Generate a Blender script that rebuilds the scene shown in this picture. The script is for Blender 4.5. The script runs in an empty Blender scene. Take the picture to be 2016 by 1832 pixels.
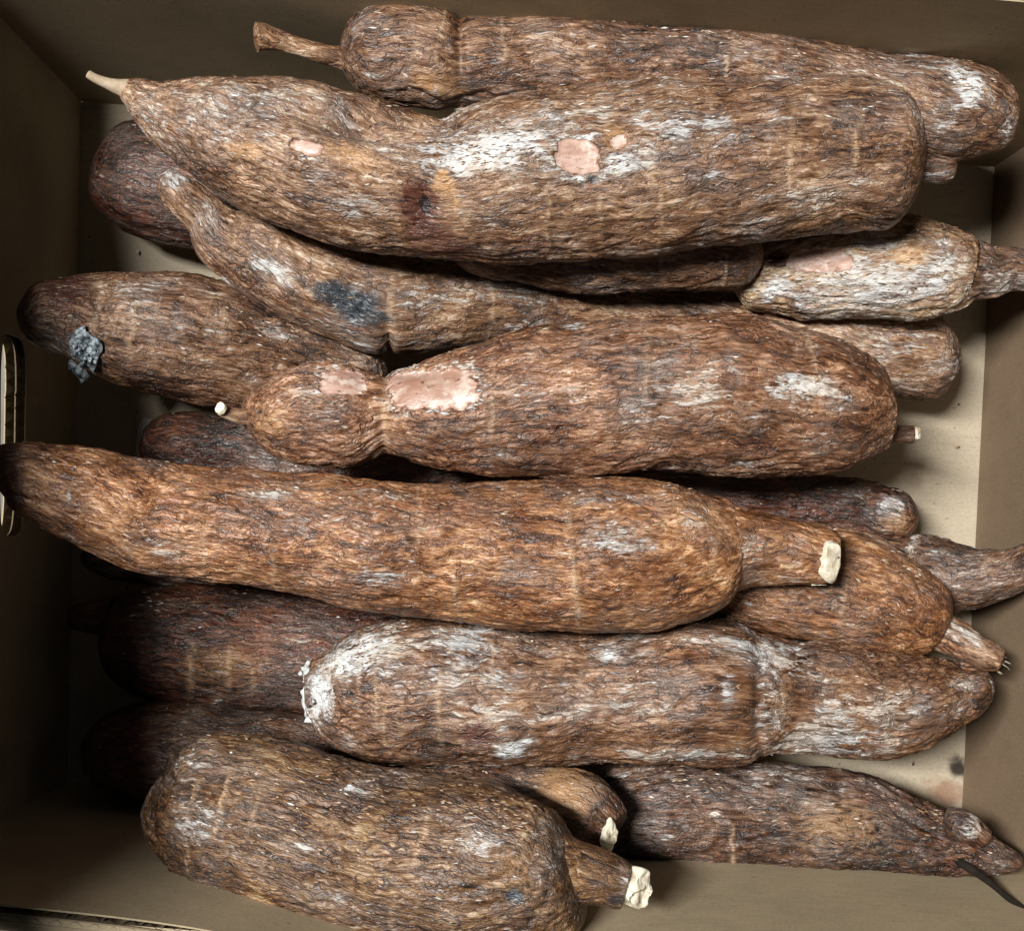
import bpy, math, random
import numpy as np
R = math.radians
SC = bpy.context.scene
COL = SC.collection

# ------------------------------------------------------------------ camera
W, H, F = 2015.0, 1832.0, 3214.0          # photograph space used for tracing, focal length in those pixels
CAM_Z, TILT = 0.75, R(2.65)
cam_d = bpy.data.cameras.new('camera'); cam = bpy.data.objects.new('camera', cam_d); COL.objects.link(cam)
cam_d.sensor_fit = 'HORIZONTAL'; cam_d.sensor_width = 36; cam_d.lens = 36 * F / W
cam_d.clip_start = 0.02; cam_d.clip_end = 50
cam.location = (0, 0, CAM_Z); cam.rotation_euler = (TILT, 0, 0)
SC.camera = cam

# ------------------------------------------------------------------ world, lamp, exposure
world = bpy.data.worlds.new('World'); SC.world = world; world.use_nodes = True
bg = world.node_tree.nodes['Background']; bg.inputs[0].default_value = (0.80, 0.90, 1.0, 1); bg.inputs[1].default_value = 0.034
def area_lamp(name, loc, target, size, power, color, size_y=None):
    d = bpy.data.lights.new(name, 'AREA'); d.energy = power; d.size = size; d.color = color
    if size_y: d.shape = 'RECTANGLE'; d.size_y = size_y
    o = bpy.data.objects.new(name, d); COL.objects.link(o); o.location = loc
    v = np.array(target) - np.array(loc)
    from mathutils import Vector
    o.rotation_euler = Vector(v).to_track_quat('-Z', 'Y').to_euler()
    return o
area_lamp('ceiling_lamp', (-1.05, 0.42, 3.0), (0.0, 0.0, 0.05), 0.24, 185, (1.0, 0.965, 0.925), 0.95)
SC.view_settings.view_transform = 'Standard'; SC.view_settings.look = 'None'
SC.view_settings.exposure = 0.0; SC.view_settings.gamma = 1.0

# ------------------------------------------------------------------ projection helpers
ct, st = math.cos(TILT), math.sin(TILT)
def at(px, py, z):
    """a traced point of the photograph, at its real height z -> world position"""
    dx, dy, dz = (px - W / 2) / F, -(py - H / 2) / F, -1.0
    wy, wz = dy * ct - dz * st, dy * st + dz * ct
    k = (CAM_Z - z) / (-wz)
    return np.array([dx * k, wy * k, z])
def at_many(px, py, z):
    dx, dy = (px - W / 2) / F, -(py - H / 2) / F
    wy, wz = dy * ct + st, dy * st - ct
    k = (CAM_Z - z) / (-wz)
    return np.stack([dx * k, wy * k, z], -1)
def proj(P):
    x, y, z = P[..., 0], P[..., 1], P[..., 2] - CAM_Z
    cy, cz = y * ct + z * st, -y * st + z * ct
    return W / 2 + F * x / (-cz), H / 2 - F * cy / (-cz)

# ------------------------------------------------------------------ noise
_rng = np.random.RandomState(7)
_perm = np.concatenate([_rng.permutation(256)] * 3)
_g = _rng.normal(size=(256, 3)); _g /= np.linalg.norm(_g, axis=1)[:, None]
def perlin(p):
    i = np.floor(p).astype(np.int64); f = p - i; i &= 255
    u = f * f * f * (f * (f * 6 - 15) + 10)
    r = 0
    for a in (0, 1):
        wx = u[..., 0] if a else 1 - u[..., 0]
        for b in (0, 1):
            wy = u[..., 1] if b else 1 - u[..., 1]
            for c in (0, 1):
                wz = u[..., 2] if c else 1 - u[..., 2]
                h = _perm[_perm[_perm[i[..., 0] + a] + i[..., 1] + b] + i[..., 2] + c]
                g = _g[h]
                d = g[..., 0] * (f[..., 0] - a) + g[..., 1] * (f[..., 1] - b) + g[..., 2] * (f[..., 2] - c)
                r = r + wx * wy * wz * d
    return r * 1.6
def sstep(a, b, x):
    t = np.clip((x - a) / (b - a), 0, 1); return t * t * (3 - 2 * t)

# ------------------------------------------------------------------ node helpers
class NT:
    def __init__(s, name):
        s.m = bpy.data.materials.new(name); s.m.use_nodes = True; s.t = s.m.node_tree; s.t.nodes.clear()
        s.out = s.n('ShaderNodeOutputMaterial'); s.p = s.n('ShaderNodeBsdfPrincipled')
        s.l(s.p.outputs[0], s.out.inputs[0])
    def n(s, kind, **kw):
        nd = s.t.nodes.new(kind)
        for k, v in kw.items(): setattr(nd, k, v)
        return nd
    def l(s, a, b): s.t.links.new(a, b)
    def put(s, sock, v):
        if hasattr(v, 'is_output') or isinstance(v, bpy.types.NodeSocket): s.l(v, sock)
        else:
            try: sock.default_value = v
            except Exception: sock.default_value = (*v, 1)
    def math(s, op, a, b=0.0, c=None, clamp=False):
        nd = s.n('ShaderNodeMath', operation=op, use_clamp=clamp); s.put(nd.inputs[0], a); s.put(nd.inputs[1], b)
        if c is not None: s.put(nd.inputs[2], c)
        return nd.outputs[0]
    def vmath(s, op, a, b):
        nd = s.n('ShaderNodeVectorMath', operation=op); s.put(nd.inputs[0], a); s.put(nd.inputs[1], b); return nd.outputs[0]
    def noise(s, vec, scale, detail=3, rough=0.55, out=0):
        nd = s.n('ShaderNodeTexNoise'); s.put(nd.inputs['Vector'], vec); nd.inputs['Scale'].default_value = scale
        nd.inputs['Detail'].default_value = detail; nd.inputs['Roughness'].default_value = rough
        return nd.outputs[out]
    def voro(s, vec, scale, feature='F1', out='Color', rnd=1.0):
        nd = s.n('ShaderNodeTexVoronoi', feature=feature); s.put(nd.inputs['Vector'], vec)
        nd.inputs['Scale'].default_value = scale; nd.inputs['Randomness'].default_value = rnd
        return nd.outputs[out]
    def ramp(s, fac, stops):
        nd = s.n('ShaderNodeValToRGB'); e = nd.color_ramp.elements
        while len(e) < len(stops): e.new(0.5)
        for el, (p, c) in zip(e, stops): el.position = p; el.color = (*c, 1)
        s.l(fac, nd.inputs[0]); return nd.outputs[0]
    def step(s, v, a, b):
        nd = s.n('ShaderNodeMapRange', interpolation_type='SMOOTHSTEP'); s.put(nd.inputs[0], v)
        s.put(nd.inputs[1], a); s.put(nd.inputs[2], b); return nd.outputs[0]
    def mix(s, fac, a, b, mode='MIX'):
        nd = s.n('ShaderNodeMix', data_type='RGBA', blend_type=mode); s.put(nd.inputs[0], fac)
        s.put(nd.inputs[6], a if not isinstance(a, tuple) else (*a, 1)); s.put(nd.inputs[7], b if not isinstance(b, tuple) else (*b, 1))
        return nd.outputs[2]
    def attr(s, name):
        return s.n('ShaderNodeAttribute', attribute_name=name)

def bark_material(name, hue=(1, 1, 1), pale=0.0, dark=0.0, gloss=0.50, chalk=0.55, cracks=0.6):
    """cassava bark: wavy fibres and flakes along the root, scurf, peeled, rotten and shade marks from the mark attributes"""
    b = NT(name)
    rest = b.attr('rest').outputs['Vector']
    m1 = b.attr('marks'); sep1 = b.n('ShaderNodeSeparateColor'); b.l(m1.outputs['Color'], sep1.inputs[0])
    m2 = b.attr('marks_more'); sep2 = b.n('ShaderNodeSeparateColor'); b.l(m2.outputs['Color'], sep2.inputs[0])
    S, P, D, Lr = sep1.outputs[0], sep1.outputs[1], sep1.outputs[2], m1.outputs['Alpha']
    RR, T, B = sep2.outputs[0], sep2.outputs[1], sep2.outputs[2]
    warp = b.noise(rest, 60, 2, 0.5, out=1)
    wv = b.vmath('MULTIPLY', b.vmath('SUBTRACT', warp, (0.5, 0.5, 0.5)), (0.0, 0.0065, 0.0065))
    wrp = b.vmath('ADD', rest, wv)
    fib = b.vmath('MULTIPLY', wrp, (100, 720, 720))
    fine = b.vmath('MULTIPLY', wrp, (300, 1750, 1750))
    med = b.noise(b.vmath('MULTIPLY', wrp, (52, 270, 270)), 1.0, 3, 0.6)
    n1 = b.noise(fib, 1.0, 4, 0.62)
    n2 = b.noise(fine, 1.0, 2, 0.6)
    flk = b.vmath('MULTIPLY', b.vmath('ADD', wrp, b.vmath('MULTIPLY', b.vmath('SUBTRACT', b.noise(rest, 260, 2, 0.5, out=1), (0.5, 0.5, 0.5)), (0.004, 0.0025, 0.0025))), (105, 760, 760))
    cellc = b.voro(flk, 1.0, 'F1', 'Color')
    cs = b.n('ShaderNodeSeparateColor'); b.l(cellc, cs.inputs[0])
    edge = b.voro(flk, 1.0, 'DISTANCE_TO_EDGE', 'Distance')
    low = b.noise(rest, 38, 3, 0.6)
    low2 = b.noise(b.vmath('ADD', rest, (3.1, 1.7, 0.4)), 75, 3, 0.6)
    # base fibre colour
    v = b.math('MULTIPLY_ADD', cs.outputs[0], 0.13, b.math('MULTIPLY', n1, 0.42))
    v = b.math('MULTIPLY_ADD', n2, 0.36, v)
    v = b.math('MULTIPLY_ADD', med, 0.36, v)
    v = b.math('MULTIPLY_ADD', b.math('SUBTRACT', low, 0.5), 0.45, v)
    v = b.math('MULTIPLY_ADD', b.math('SUBTRACT', v, 0.635), 1.60, 0.585)
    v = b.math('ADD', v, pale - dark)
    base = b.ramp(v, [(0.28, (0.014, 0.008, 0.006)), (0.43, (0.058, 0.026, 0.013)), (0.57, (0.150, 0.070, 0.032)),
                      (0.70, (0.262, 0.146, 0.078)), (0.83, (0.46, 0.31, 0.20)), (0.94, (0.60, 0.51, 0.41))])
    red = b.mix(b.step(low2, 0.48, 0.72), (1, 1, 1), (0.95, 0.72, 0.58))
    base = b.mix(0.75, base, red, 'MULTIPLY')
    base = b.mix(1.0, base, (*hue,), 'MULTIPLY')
    crack = b.step(edge, 0.0, 0.10)
    plate = b.voro(b.vmath('MULTIPLY', b.vmath('ADD', wrp, b.vmath('MULTIPLY', b.vmath('SUBTRACT', b.noise(rest, 180, 3, 0.6, out=1), (0.5, 0.5, 0.5)), (0.006, 0.0035, 0.0035))), (52, 330, 330)), 1.0, 'DISTANCE_TO_EDGE', 'Distance')
    split = b.math('MULTIPLY', b.math('SUBTRACT', 1.0, b.step(plate, 0.015, b.math('MULTIPLY_ADD', n2, 0.12, 0.03))), b.step(b.math('ADD', low2, b.math('MULTIPLY', n1, 0.5)), 0.68, 0.86))
    base = b.mix(b.math('MULTIPLY', b.math('SUBTRACT', 1.0, crack), b.math('MULTIPLY', b.step(b.noise(rest, 55, 2, 0.5), 0.48, 0.70), 0.28)), base, (0.022, 0.012, 0.008))
    base = b.mix(b.math('MULTIPLY', split, cracks), base, (0.016, 0.009, 0.007))
    # pale transverse lines
    base = b.mix(b.math('MULTIPLY', b.math('MULTIPLY', Lr, 1.1, clamp=True), b.step(b.math('ADD', b.math('MULTIPLY', n1, 0.6), b.math('MULTIPLY', n2, 0.4)), 0.36, 0.56)), base, (0.48, 0.32, 0.19))
    # tan / orange blotches
    base = b.mix(b.math('MULTIPLY', T, b.step(b.math('ADD', n1, b.math('MULTIPLY', T, 0.4)), 0.5, 0.7)), base, (0.46, 0.25, 0.10))
    # dark red and blue-black rot, also shade that some marks paint in
    base = b.mix(b.math('MULTIPLY', b.math('MULTIPLY', RR, 1.4, clamp=True), b.step(b.math('MULTIPLY_ADD', RR, 1.3, low2), 0.75, 1.15)), base, b.ramp(n1, [(0.35, (0.026, 0.008, 0.006)), (0.55, (0.12, 0.042, 0.024)), (0.75, (0.26, 0.12, 0.07))]))
    base = b.mix(b.step(b.math('ADD', D, b.math('MULTIPLY', n1, 0.7)), 0.66, 1.12), base, b.mix(RR, b.ramp(b.math('ADD', b.math('MULTIPLY', n2, 0.5), b.math('MULTIPLY', low2, 0.5)), [(0.36, (0.008, 0.010, 0.013)), (0.54, (0.017, 0.025, 0.034)), (0.68, (0.24, 0.30, 0.34))]), (0.012, 0.005, 0.005)))
    # scurf: chalky flakes, denser where the mark is strong, a few everywhere; one mark draws a highlight
    S = b.math('MAXIMUM', S, b.math('MULTIPLY', b.step(b.noise(b.vmath('MULTIPLY', b.vmath('ADD', rest, (7.7, 2.2, 1.1)), (20, 34, 34)), 1.0, 3, 0.6), 0.38, 0.66), chalk))
    S = b.math('MULTIPLY', S, b.math('MULTIPLY_ADD', b.math('MAXIMUM', RR, D), -0.9, 1.0, clamp=True))
    key = b.math('MULTIPLY_ADD', cs.outputs[1], 0.20, b.math('MULTIPLY', med, 0.44))
    key = b.math('MULTIPLY_ADD', n2, 0.26, b.math('MULTIPLY_ADD', n1, 0.40, key))
    key = b.math('MULTIPLY_ADD', b.math('SUBTRACT', low2, 0.5), 0.30, key)
    thr = b.math('SUBTRACT', 0.955, b.math('MULTIPLY', S, 0.48))
    sc = b.step(key, b.math('SUBTRACT', thr, 0.05), b.math('ADD', thr, 0.10))
    sccol = b.mix(b.step(low, 0.40, 0.62), (0.62, 0.66, 0.67), (0.72, 0.66, 0.57))
    sccol = b.mix(b.step(n2, 0.42, 0.7), b.mix(0.5, sccol, (0.26, 0.21, 0.18)), sccol)
    sccol = b.mix(b.math('MULTIPLY', b.step(S, 0.8, 1.0), 0.6), sccol, (0.78, 0.84, 0.86))
    haze_ = b.math('MULTIPLY', S, b.math('MULTIPLY', b.step(b.math('ADD', n1, low2), 0.75, 1.2), 0.75))
    base = b.mix(haze_, base, (0.37, 0.30, 0.255))
    base = b.mix(b.math('MULTIPLY', b.math('MULTIPLY', sc, b.math('MULTIPLY_ADD', split, -0.7, 1.0)), 0.90), base, sccol)
    # peeled: smooth pink inner bark
    pk = b.ramp(b.noise(b.vmath('MULTIPLY', rest, (90, 260, 260)), 1.0, 4, 0.6), [(0.30, (0.30, 0.165, 0.12)), (0.5, (0.42, 0.265, 0.205)), (0.72, (0.56, 0.41, 0.34))])
    pk = b.mix(b.math('MULTIPLY', b.step(b.math('ADD', b.math('MULTIPLY', med, 0.6), b.math('MULTIPLY', n1, 0.4)), 0.57, 0.66), 0.55), pk, (0.17, 0.085, 0.045))
    pk = b.mix(b.step(b.noise(rest, 150, 3, 0.6), 0.50, 0.64), pk, (0.58, 0.47, 0.40))
    pk = b.mix(b.math('MULTIPLY', b.step(low, 0.54, 0.68), 0.6), pk, (0.30, 0.15, 0.09))
    pk = b.mix(b.math('MULTIPLY', b.step(b.noise(rest, 380, 2, 0.5), 0.62, 0.72), 0.75), pk, (0.10, 0.04, 0.03))
    pf = b.step(P, 0.42, 0.58)
    base = b.mix(pf, base, pk)
    b.l(base, b.p.inputs['Base Color'])
    rgh = b.math('MULTIPLY_ADD', n1, 0.25, gloss - 0.20)
    rgh = b.math('MULTIPLY_ADD', sc, 0.25, rgh)
    b.l(rgh, b.p.inputs['Roughness'])
    b.p.inputs['Specular IOR Level'].default_value = 0.62
    hgt = b.math('MULTIPLY_ADD', crack, 0.22, b.math('MULTIPLY', n1, 0.9))
    hgt = b.math('MULTIPLY_ADD', n2, 0.35, hgt)
    hgt = b.math('MULTIPLY_ADD', split, -0.7, hgt)
    hgt = b.math('MULTIPLY_ADD', sc, 0.3, hgt)
    hgt = b.math('MULTIPLY', hgt, b.math('MULTIPLY_ADD', pf, -0.85, 1.0))
    bp = b.n('ShaderNodeBump'); bp.inputs['Strength'].default_value = 0.85; bp.inputs['Distance'].default_value = 0.0008
    b.l(hgt, bp.inputs['Height']); b.l(bp.outputs[0], b.p.inputs['Normal'])
    return b.m

def flesh_material():
    b = NT('white_flesh'); tc = b.n('ShaderNodeTexCoord').outputs['Object']
    n = b.noise(tc, 260, 4, 0.6); n2 = b.noise(tc, 70, 3, 0.6)
    c = b.ramp(n, [(0.3, (0.50, 0.44, 0.31)), (0.5, (0.70, 0.66, 0.52)), (0.75, (0.80, 0.78, 0.68))])
    c = b.mix(b.math('MULTIPLY', b.step(n2, 0.50, 0.68), 0.85), c, (0.26, 0.17, 0.10))
    c = b.mix(b.step(b.noise(tc, 900, 2, 0.6), 0.58, 0.7), c, (0.45, 0.36, 0.24))
    b.l(c, b.p.inputs['Base Color']); b.p.inputs['Roughness'].default_value = 0.7
    bp = b.n('ShaderNodeBump'); bp.inputs['Strength'].default_value = 0.3; bp.inputs['Distance'].default_value = 0.0006
    b.l(n, bp.inputs['Height']); b.l(bp.outputs[0], b.p.inputs['Normal'])
    return b.m
def mould_material():
    b = NT('grey_mould'); tc = b.n('ShaderNodeTexCoord').outputs['Object']
    n = b.noise(tc, 300, 4, 0.7)
    c = b.ramp(n, [(0.38, (0.012, 0.016, 0.020)), (0.5, (0.17, 0.22, 0.25)), (0.62, (0.58, 0.65, 0.69))])
    b.l(c, b.p.inputs['Base Color']); b.p.inputs['Roughness'].default_value = 0.9
    return b.m
def flake_material():
    b = NT('bark_flakes'); g = b.n('ShaderNodeNewGeometry')
    c = b.ramp(g.outputs['Random Per Island'], [(0.0, (0.05, 0.022, 0.010)), (0.35, (0.16, 0.08, 0.036)), (0.65, (0.29, 0.175, 0.095)), (0.86, (0.42, 0.31, 0.21)), (0.95, (0.56, 0.51, 0.45)), (1.0, (0.70, 0.70, 0.68))])
    b.l(c, b.p.inputs['Base Color']); b.p.inputs['Roughness'].default_value = 0.6
    return b.m
def plain_material(name, c0, c1, scale, rough=0.8):
    b = NT(name); tc = b.n('ShaderNodeTexCoord').outputs['Object']
    n = b.noise(tc, scale, 4, 0.6)
    b.l(b.ramp(n, [(0.3, c0), (0.7, c1)]), b.p.inputs['Base Color']); b.p.inputs['Roughness'].default_value = rough; b.p.inputs['Specular IOR Level'].default_value = 0.2
    bp = b.n('ShaderNodeBump'); bp.inputs['Strength'].default_value = 0.5; bp.inputs['Distance'].default_value = 0.0006
    b.l(n, bp.inputs['Height']); b.l(bp.outputs[0], b.p.inputs['Normal'])
    return b.m
def card_material(name, tone=(0.37, 0.305, 0.200), floor_spots=()):
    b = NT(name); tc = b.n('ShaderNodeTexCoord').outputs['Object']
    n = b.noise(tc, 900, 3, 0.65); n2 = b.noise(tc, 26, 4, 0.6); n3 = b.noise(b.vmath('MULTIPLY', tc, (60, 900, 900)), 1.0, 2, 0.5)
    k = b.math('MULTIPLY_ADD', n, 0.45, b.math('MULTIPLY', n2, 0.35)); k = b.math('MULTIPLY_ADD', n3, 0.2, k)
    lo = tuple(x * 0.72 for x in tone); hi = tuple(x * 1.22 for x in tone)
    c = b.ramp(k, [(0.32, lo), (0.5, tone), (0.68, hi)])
    c = b.mix(b.math('MULTIPLY', b.step(b.noise(tc, 330, 2, 0.5), 0.70, 0.76), 0.5), c, (0.13, 0.08, 0.045))
    c = b.mix(b.math('MULTIPLY', b.step(b.noise(b.vmath('MULTIPLY', tc, (18, 60, 45)), 1.0, 5, 0.7), 0.58, 0.75), 0.35), c, tuple(x * 1.5 for x in tone))
    c = b.mix(b.math('MULTIPLY', b.step(b.noise(b.vmath('ADD', tc, (2.2, 5.1, 0.3)), 13, 5, 0.65), 0.54, 0.72), 0.40), c, tuple(x * y for x, y in zip(tone, (0.62, 0.55, 0.48))))
    for (x, y, z, rad, col, amt) in floor_spots:
        d = b.n('ShaderNodeVectorMath', operation='DISTANCE'); b.l(tc, d.inputs[0]); d.inputs[1].default_value = (x, y, z)
        dd = b.math('MULTIPLY_ADD', b.math('SUBTRACT', b.noise(tc, 90, 3, 0.6), 0.5), rad * 1.4, d.outputs['Value'])
        c = b.mix(b.math('MULTIPLY', b.step(dd, rad, rad * 0.35), amt), c, col)
    b.l(c, b.p.inputs['Base Color']); b.p.inputs['Roughness'].default_value = 0.85
    b.p.inputs['Specular IOR Level'].default_value = 0.25
    bp = b.n('ShaderNodeBump'); bp.inputs['Strength'].default_value = 0.35; bp.inputs['Distance'].default_value = 0.0003
    b.l(k, bp.inputs['Height']); b.l(bp.outputs[0], b.p.inputs['Normal'])
    return b.m

FLESH, MOULD, FLAKE = flesh_material(), mould_material(), flake_material()
BARK = {
    'brown': bark_material('bark_brown', (0.95, 0.93, 0.92), -0.01, chalk=0.48),
    'tan': bark_material('bark_tan', (1.02, 1.02, 1.0), 0.035, chalk=0.56),
    'orange': bark_material('bark_orange', (1.20, 0.98, 0.74), 0.030, gloss=0.46, chalk=0.38, cracks=0.4),
    'olive': bark_material('bark_olive', (0.80, 0.80, 0.66), -0.03, chalk=0.42, cracks=0.9),
    'rust': bark_material('bark_rust', (1.08, 0.95, 0.90), 0.02, chalk=0.44),
    'crusted': bark_material('bark_crusted', (0.98, 0.93, 0.90), 0.00, chalk=0.80, cracks=0.8),
    'red': bark_material('bark_red_shaded', (0.72, 0.46, 0.40), 0.0, 0.12, chalk=0.30),  # reddish skin, darkened further in place of the shade in deep gaps
    'pale': bark_material('bark_pale', (1.05, 1.06, 0.95), 0.16, chalk=0.92),
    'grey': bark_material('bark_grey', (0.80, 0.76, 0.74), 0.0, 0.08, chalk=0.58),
    'dim': bark_material('bark_shade_dim', (0.58, 0.50, 0.46), 0.0, 0.10, chalk=0.42),  # darkened to carry the shade on the low roots; stub and knob share it
}
TWIG = plain_material('dark_twig', (0.006, 0.005, 0.004), (0.022, 0.016, 0.012), 300, 0.95)
STRAW = plain_material('pale_fibre', (0.30, 0.25, 0.17), (0.55, 0.49, 0.38), 400)

# ------------------------------------------------------------------ object helpers
def mesh_obj(name, verts, faces, mat, parent=None, smooth=True, attrs=None, kind=None):
    me = bpy.data.meshes.new(name)
    verts = np.asarray(verts, dtype=np.float32)
    loops = np.concatenate([np.asarray(f, dtype=np.int32).ravel() for f in faces]) if isinstance(faces, list) and len(faces) and isinstance(faces[0], np.ndarray) else None
    if loops is not None:
        sizes = np.concatenate([np.full(len(f), f.shape[1], np.int32) for f in faces if len(f)])
        me.vertices.add(len(verts)); me.vertices.foreach_set('co', verts.ravel())
        me.loops.add(len(loops)); me.loops.foreach_set('vertex_index', loops)
        me.polygons.add(len(sizes)); starts = np.concatenate([[0], np.cumsum(sizes)[:-1]]).astype(np.int32)
        me.polygons.foreach_set('loop_start', starts); me.polygons.foreach_set('loop_total', sizes)
        me.update(calc_edges=True); me.validate()
    else:
        me.from_pydata([tuple(v) for v in verts], [], faces); me.update()
    if attrs:
        for k, (tp, arr) in attrs.items():
            a = me.attributes.new(k, tp, 'POINT')
            a.data.foreach_set('vector' if tp == 'FLOAT_VECTOR' else 'color', np.asarray(arr, np.float32).ravel())
    me.polygons.foreach_set('use_smooth', np.full(len(me.polygons), smooth, dtype=bool))
    me.materials.append(mat)
    o = bpy.data.objects.new(name, me); COL.objects.link(o)
    if parent is not None: o.parent = parent; o.matrix_parent_inverse = PINV(parent)
    if kind: o['kind'] = kind
    return o
def PINV(p):
    from mathutils import Matrix
    return Matrix.Translation(p.location).inverted()
def thing(name, label, cat, loc=(0, 0, 0), group=None):
    o = bpy.data.objects.new(name, None); o.empty_display_size = 0.02; COL.objects.link(o); o.location = loc
    o['label'] = label; o['category'] = cat
    if group: o['group'] = group
    return o

# ------------------------------------------------------------------ tubes
def hermite(u, U, V, mono=False):
    U, V = np.asarray(U, float), np.asarray(V, float)
    d = np.diff(V) / np.diff(U); m = np.empty_like(V)
    m[0], m[-1] = d[0], d[-1]; m[1:-1] = (d[1:] * np.diff(U)[:-1] + d[:-1] * np.diff(U)[1:]) / (U[2:] - U[:-2])
    if mono:
        for i in range(1, len(V) - 1):
            if d[i - 1] * d[i] <= 0: m[i] = 0
    k = np.clip(np.searchsorted(U, u, side='right') - 1, 0, len(U) - 2)
    h = U[k + 1] - U[k]; t = (u - U[k]) / h
    return ((2 * t**3 - 3 * t**2 + 1) * V[k] + (t**3 - 2 * t**2 + t) * h * m[k] + (-2 * t**3 + 3 * t**2) * V[k + 1] + (t**3 - t**2) * h * m[k + 1])

def blob(px, py, x, y, rx, ry, ang, hard=0.0):
    a = R(ang); c, s = math.cos(a), math.sin(a)
    dx, dy = px - x, py - y
    e = np.sqrt(((dx * c + dy * s) / rx)**2 + ((-dx * s + dy * c) / ry)**2)
    return e
def boxblob(px, py, x, y, rx, ry, ang):
    a = R(ang); c, s = math.cos(a), math.sin(a)
    dx, dy = px - x, py - y
    return (np.abs((dx * c + dy * s) / rx)**4 + np.abs((-dx * s + dy * c) / ry)**4)**0.25

def tube(rows, cap0=0, cap1=0, seed=0, ds=0.0010, dth=0.0008, relief=1.0, marks=(), dents=(), rings=0, flat=1.0, lump=1.0):
    rows = np.array(rows, float)
    x, top, bot, z = rows.T
    cx, cy, vh = x, (top + bot) / 2, (bot - top) / 2
    sl = np.gradient(cy, cx); hw = vh * np.cos(np.arctan(sl))
    L = np.concatenate([[0], np.cumsum(np.hypot(np.diff(cx), np.diff(cy)))])
    tot = L[-1]; step = ds * F / (CAM_Z - z.mean())
    u = np.arange(cap0, tot - cap1, step)
    if cap0: u = np.concatenate([cap0 * (1 - np.cos(np.linspace(0.06, math.pi / 2, 26)))[:-1], u])
    if cap1: u = np.concatenate([u, tot - cap1 * (1 - np.cos(np.linspace(math.pi / 2, 0.06, 26)))])
    elif u[-1] < tot: u = np.append(u, tot)
    u = np.unique(np.round(u, 3))
    X, Y, Z = hermite(u, L, cx), hermite(u, L, cy), hermite(u, L, z, True)
    HW = np.maximum(hermite(u, L, hw, True), 1.0)
    if cap0: HW *= np.sqrt(np.clip(1 - np.clip(1 - u / cap0, 0, 1)**2, 1e-4, 1))
    if cap1: HW *= np.sqrt(np.clip(1 - np.clip(1 - (tot - u) / cap1, 0, 1)**2, 1e-4, 1))
    C = at_many(X, Y, Z); r = HW * (CAM_Z - Z) / F
    s = np.concatenate([[0], np.cumsum(np.linalg.norm(np.diff(C, axis=0), axis=1))])
    T = np.gradient(C, s, axis=0); T /= np.linalg.norm(T, axis=1)[:, None]
    k = np.array([1, 3, 5, 3, 1.0]); k /= k.sum()
    T = np.stack([np.convolve(np.pad(T[:, i], 2, 'edge'), k, 'valid') for i in range(3)], 1)
    T /= np.linalg.norm(T, axis=1)[:, None]
    side = np.cross(T, [0, 0, 1.0]); side /= np.linalg.norm(side, axis=1)[:, None]
    up = np.cross(side, T)
    nt = int(max(16, min(260, 2 * math.pi * r.max() / dth)))
    th = np.linspace(0, 2 * math.pi, nt, endpoint=False)
    rad = side[:, None, :] * np.cos(th)[None, :, None] + up[:, None, :] * np.sin(th)[None, :, None] * flat
    off = np.array([seed * 1.37, seed * 0.71, seed * 2.11])
    rr = np.maximum(r, 0.004)
    rest = np.stack([np.broadcast_to(s[:, None], (len(s), nt)), rr[:, None] * np.cos(th), rr[:, None] * np.sin(th)], -1)
    rs = rest + off
    P0 = C[:, None, :] + rad * r[:, None, None]
    px, py = proj(P0); upz = rad[..., 2]
    vis = sstep(-0.35, 0.05, upz)
    wob = perlin(rs * 130) * 0.5 + perlin(rs * 320) * 0.35
    ch = {c: np.zeros(px.shape) for c in 'SPDLRT'}
    for mk in marks:
        kd, mx, my, rx, ry, ang, amt = mk
        if kd == 'P':
            e = boxblob(px, py, mx, my, rx, ry, ang) + wob * 0.30 + perlin(rs * np.array([260, 900, 900.])) * 0.16
            v = 1 - sstep(0.93, 1.07, e)
            ch['S'] = np.maximum(ch['S'], 0.85 * np.exp(-((e - 1.10) / 0.09)**2) * vis * (perlin(rs * 110 + 4.4) > -0.05))
        elif kd in 'rtd':
            e = blob(px, py, mx, my, rx, ry, ang) + wob * 0.65
            kd = kd.upper(); v = 1 - sstep(0.75, 1.2, e)
        elif kd == 'L':
            e = blob(px + wob * 10, py, mx, my, rx, ry, ang); v = np.exp(-(e**2) * 1.2)
        else:
            e = blob(px, py, mx, my, rx, ry, ang) + wob * 0.45; v = 1 - sstep(0.15, 1.45, e)
        ch[kd] = np.maximum(ch[kd], v * amt * vis)
    ch['S'] *= (1 - 0.85 * ch['R']) * (1 - 0.6 * ch['T'])
    rnd = random.Random(seed * 17 + 3)
    ringd = np.zeros(px.shape)
    for _ in range(rings):
        s0 = rnd.uniform(0.06, 0.94) * s[-1]; t0 = rnd.uniform(0, 2 * math.pi); wd = rnd.uniform(0.35, 1.1)
        dth_ = np.abs((th - t0 + math.pi) % (2 * math.pi) - math.pi)
        g = np.exp(-(((rest[..., 0] - s0 + wob * 0.0022) / 0.0006)**2)) * (1 - sstep(wd * 0.6, wd, dth_))[None, :]
        ch['L'] = np.maximum(ch['L'], g * rnd.uniform(0.5, 1.0)); ringd += g
    # relief
    small = np.clip(r / 0.012, 0.15, 1)[:, None]
    wv = np.stack([np.zeros(px.shape), perlin(rs * 55) * 0.006, perlin(rs * 55 + 9.3) * 0.006], -1)
    q = rs + wv
    n1 = perlin(q * np.array([100, 460, 460.])); n2 = perlin(q * np.array([55, 250, 250.]) + 5.1)
    ridge = 1 - np.abs(n1) * 2.2
    plates = np.tanh(n2 * 4)
    nopeel = 1 - ch['P']
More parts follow.
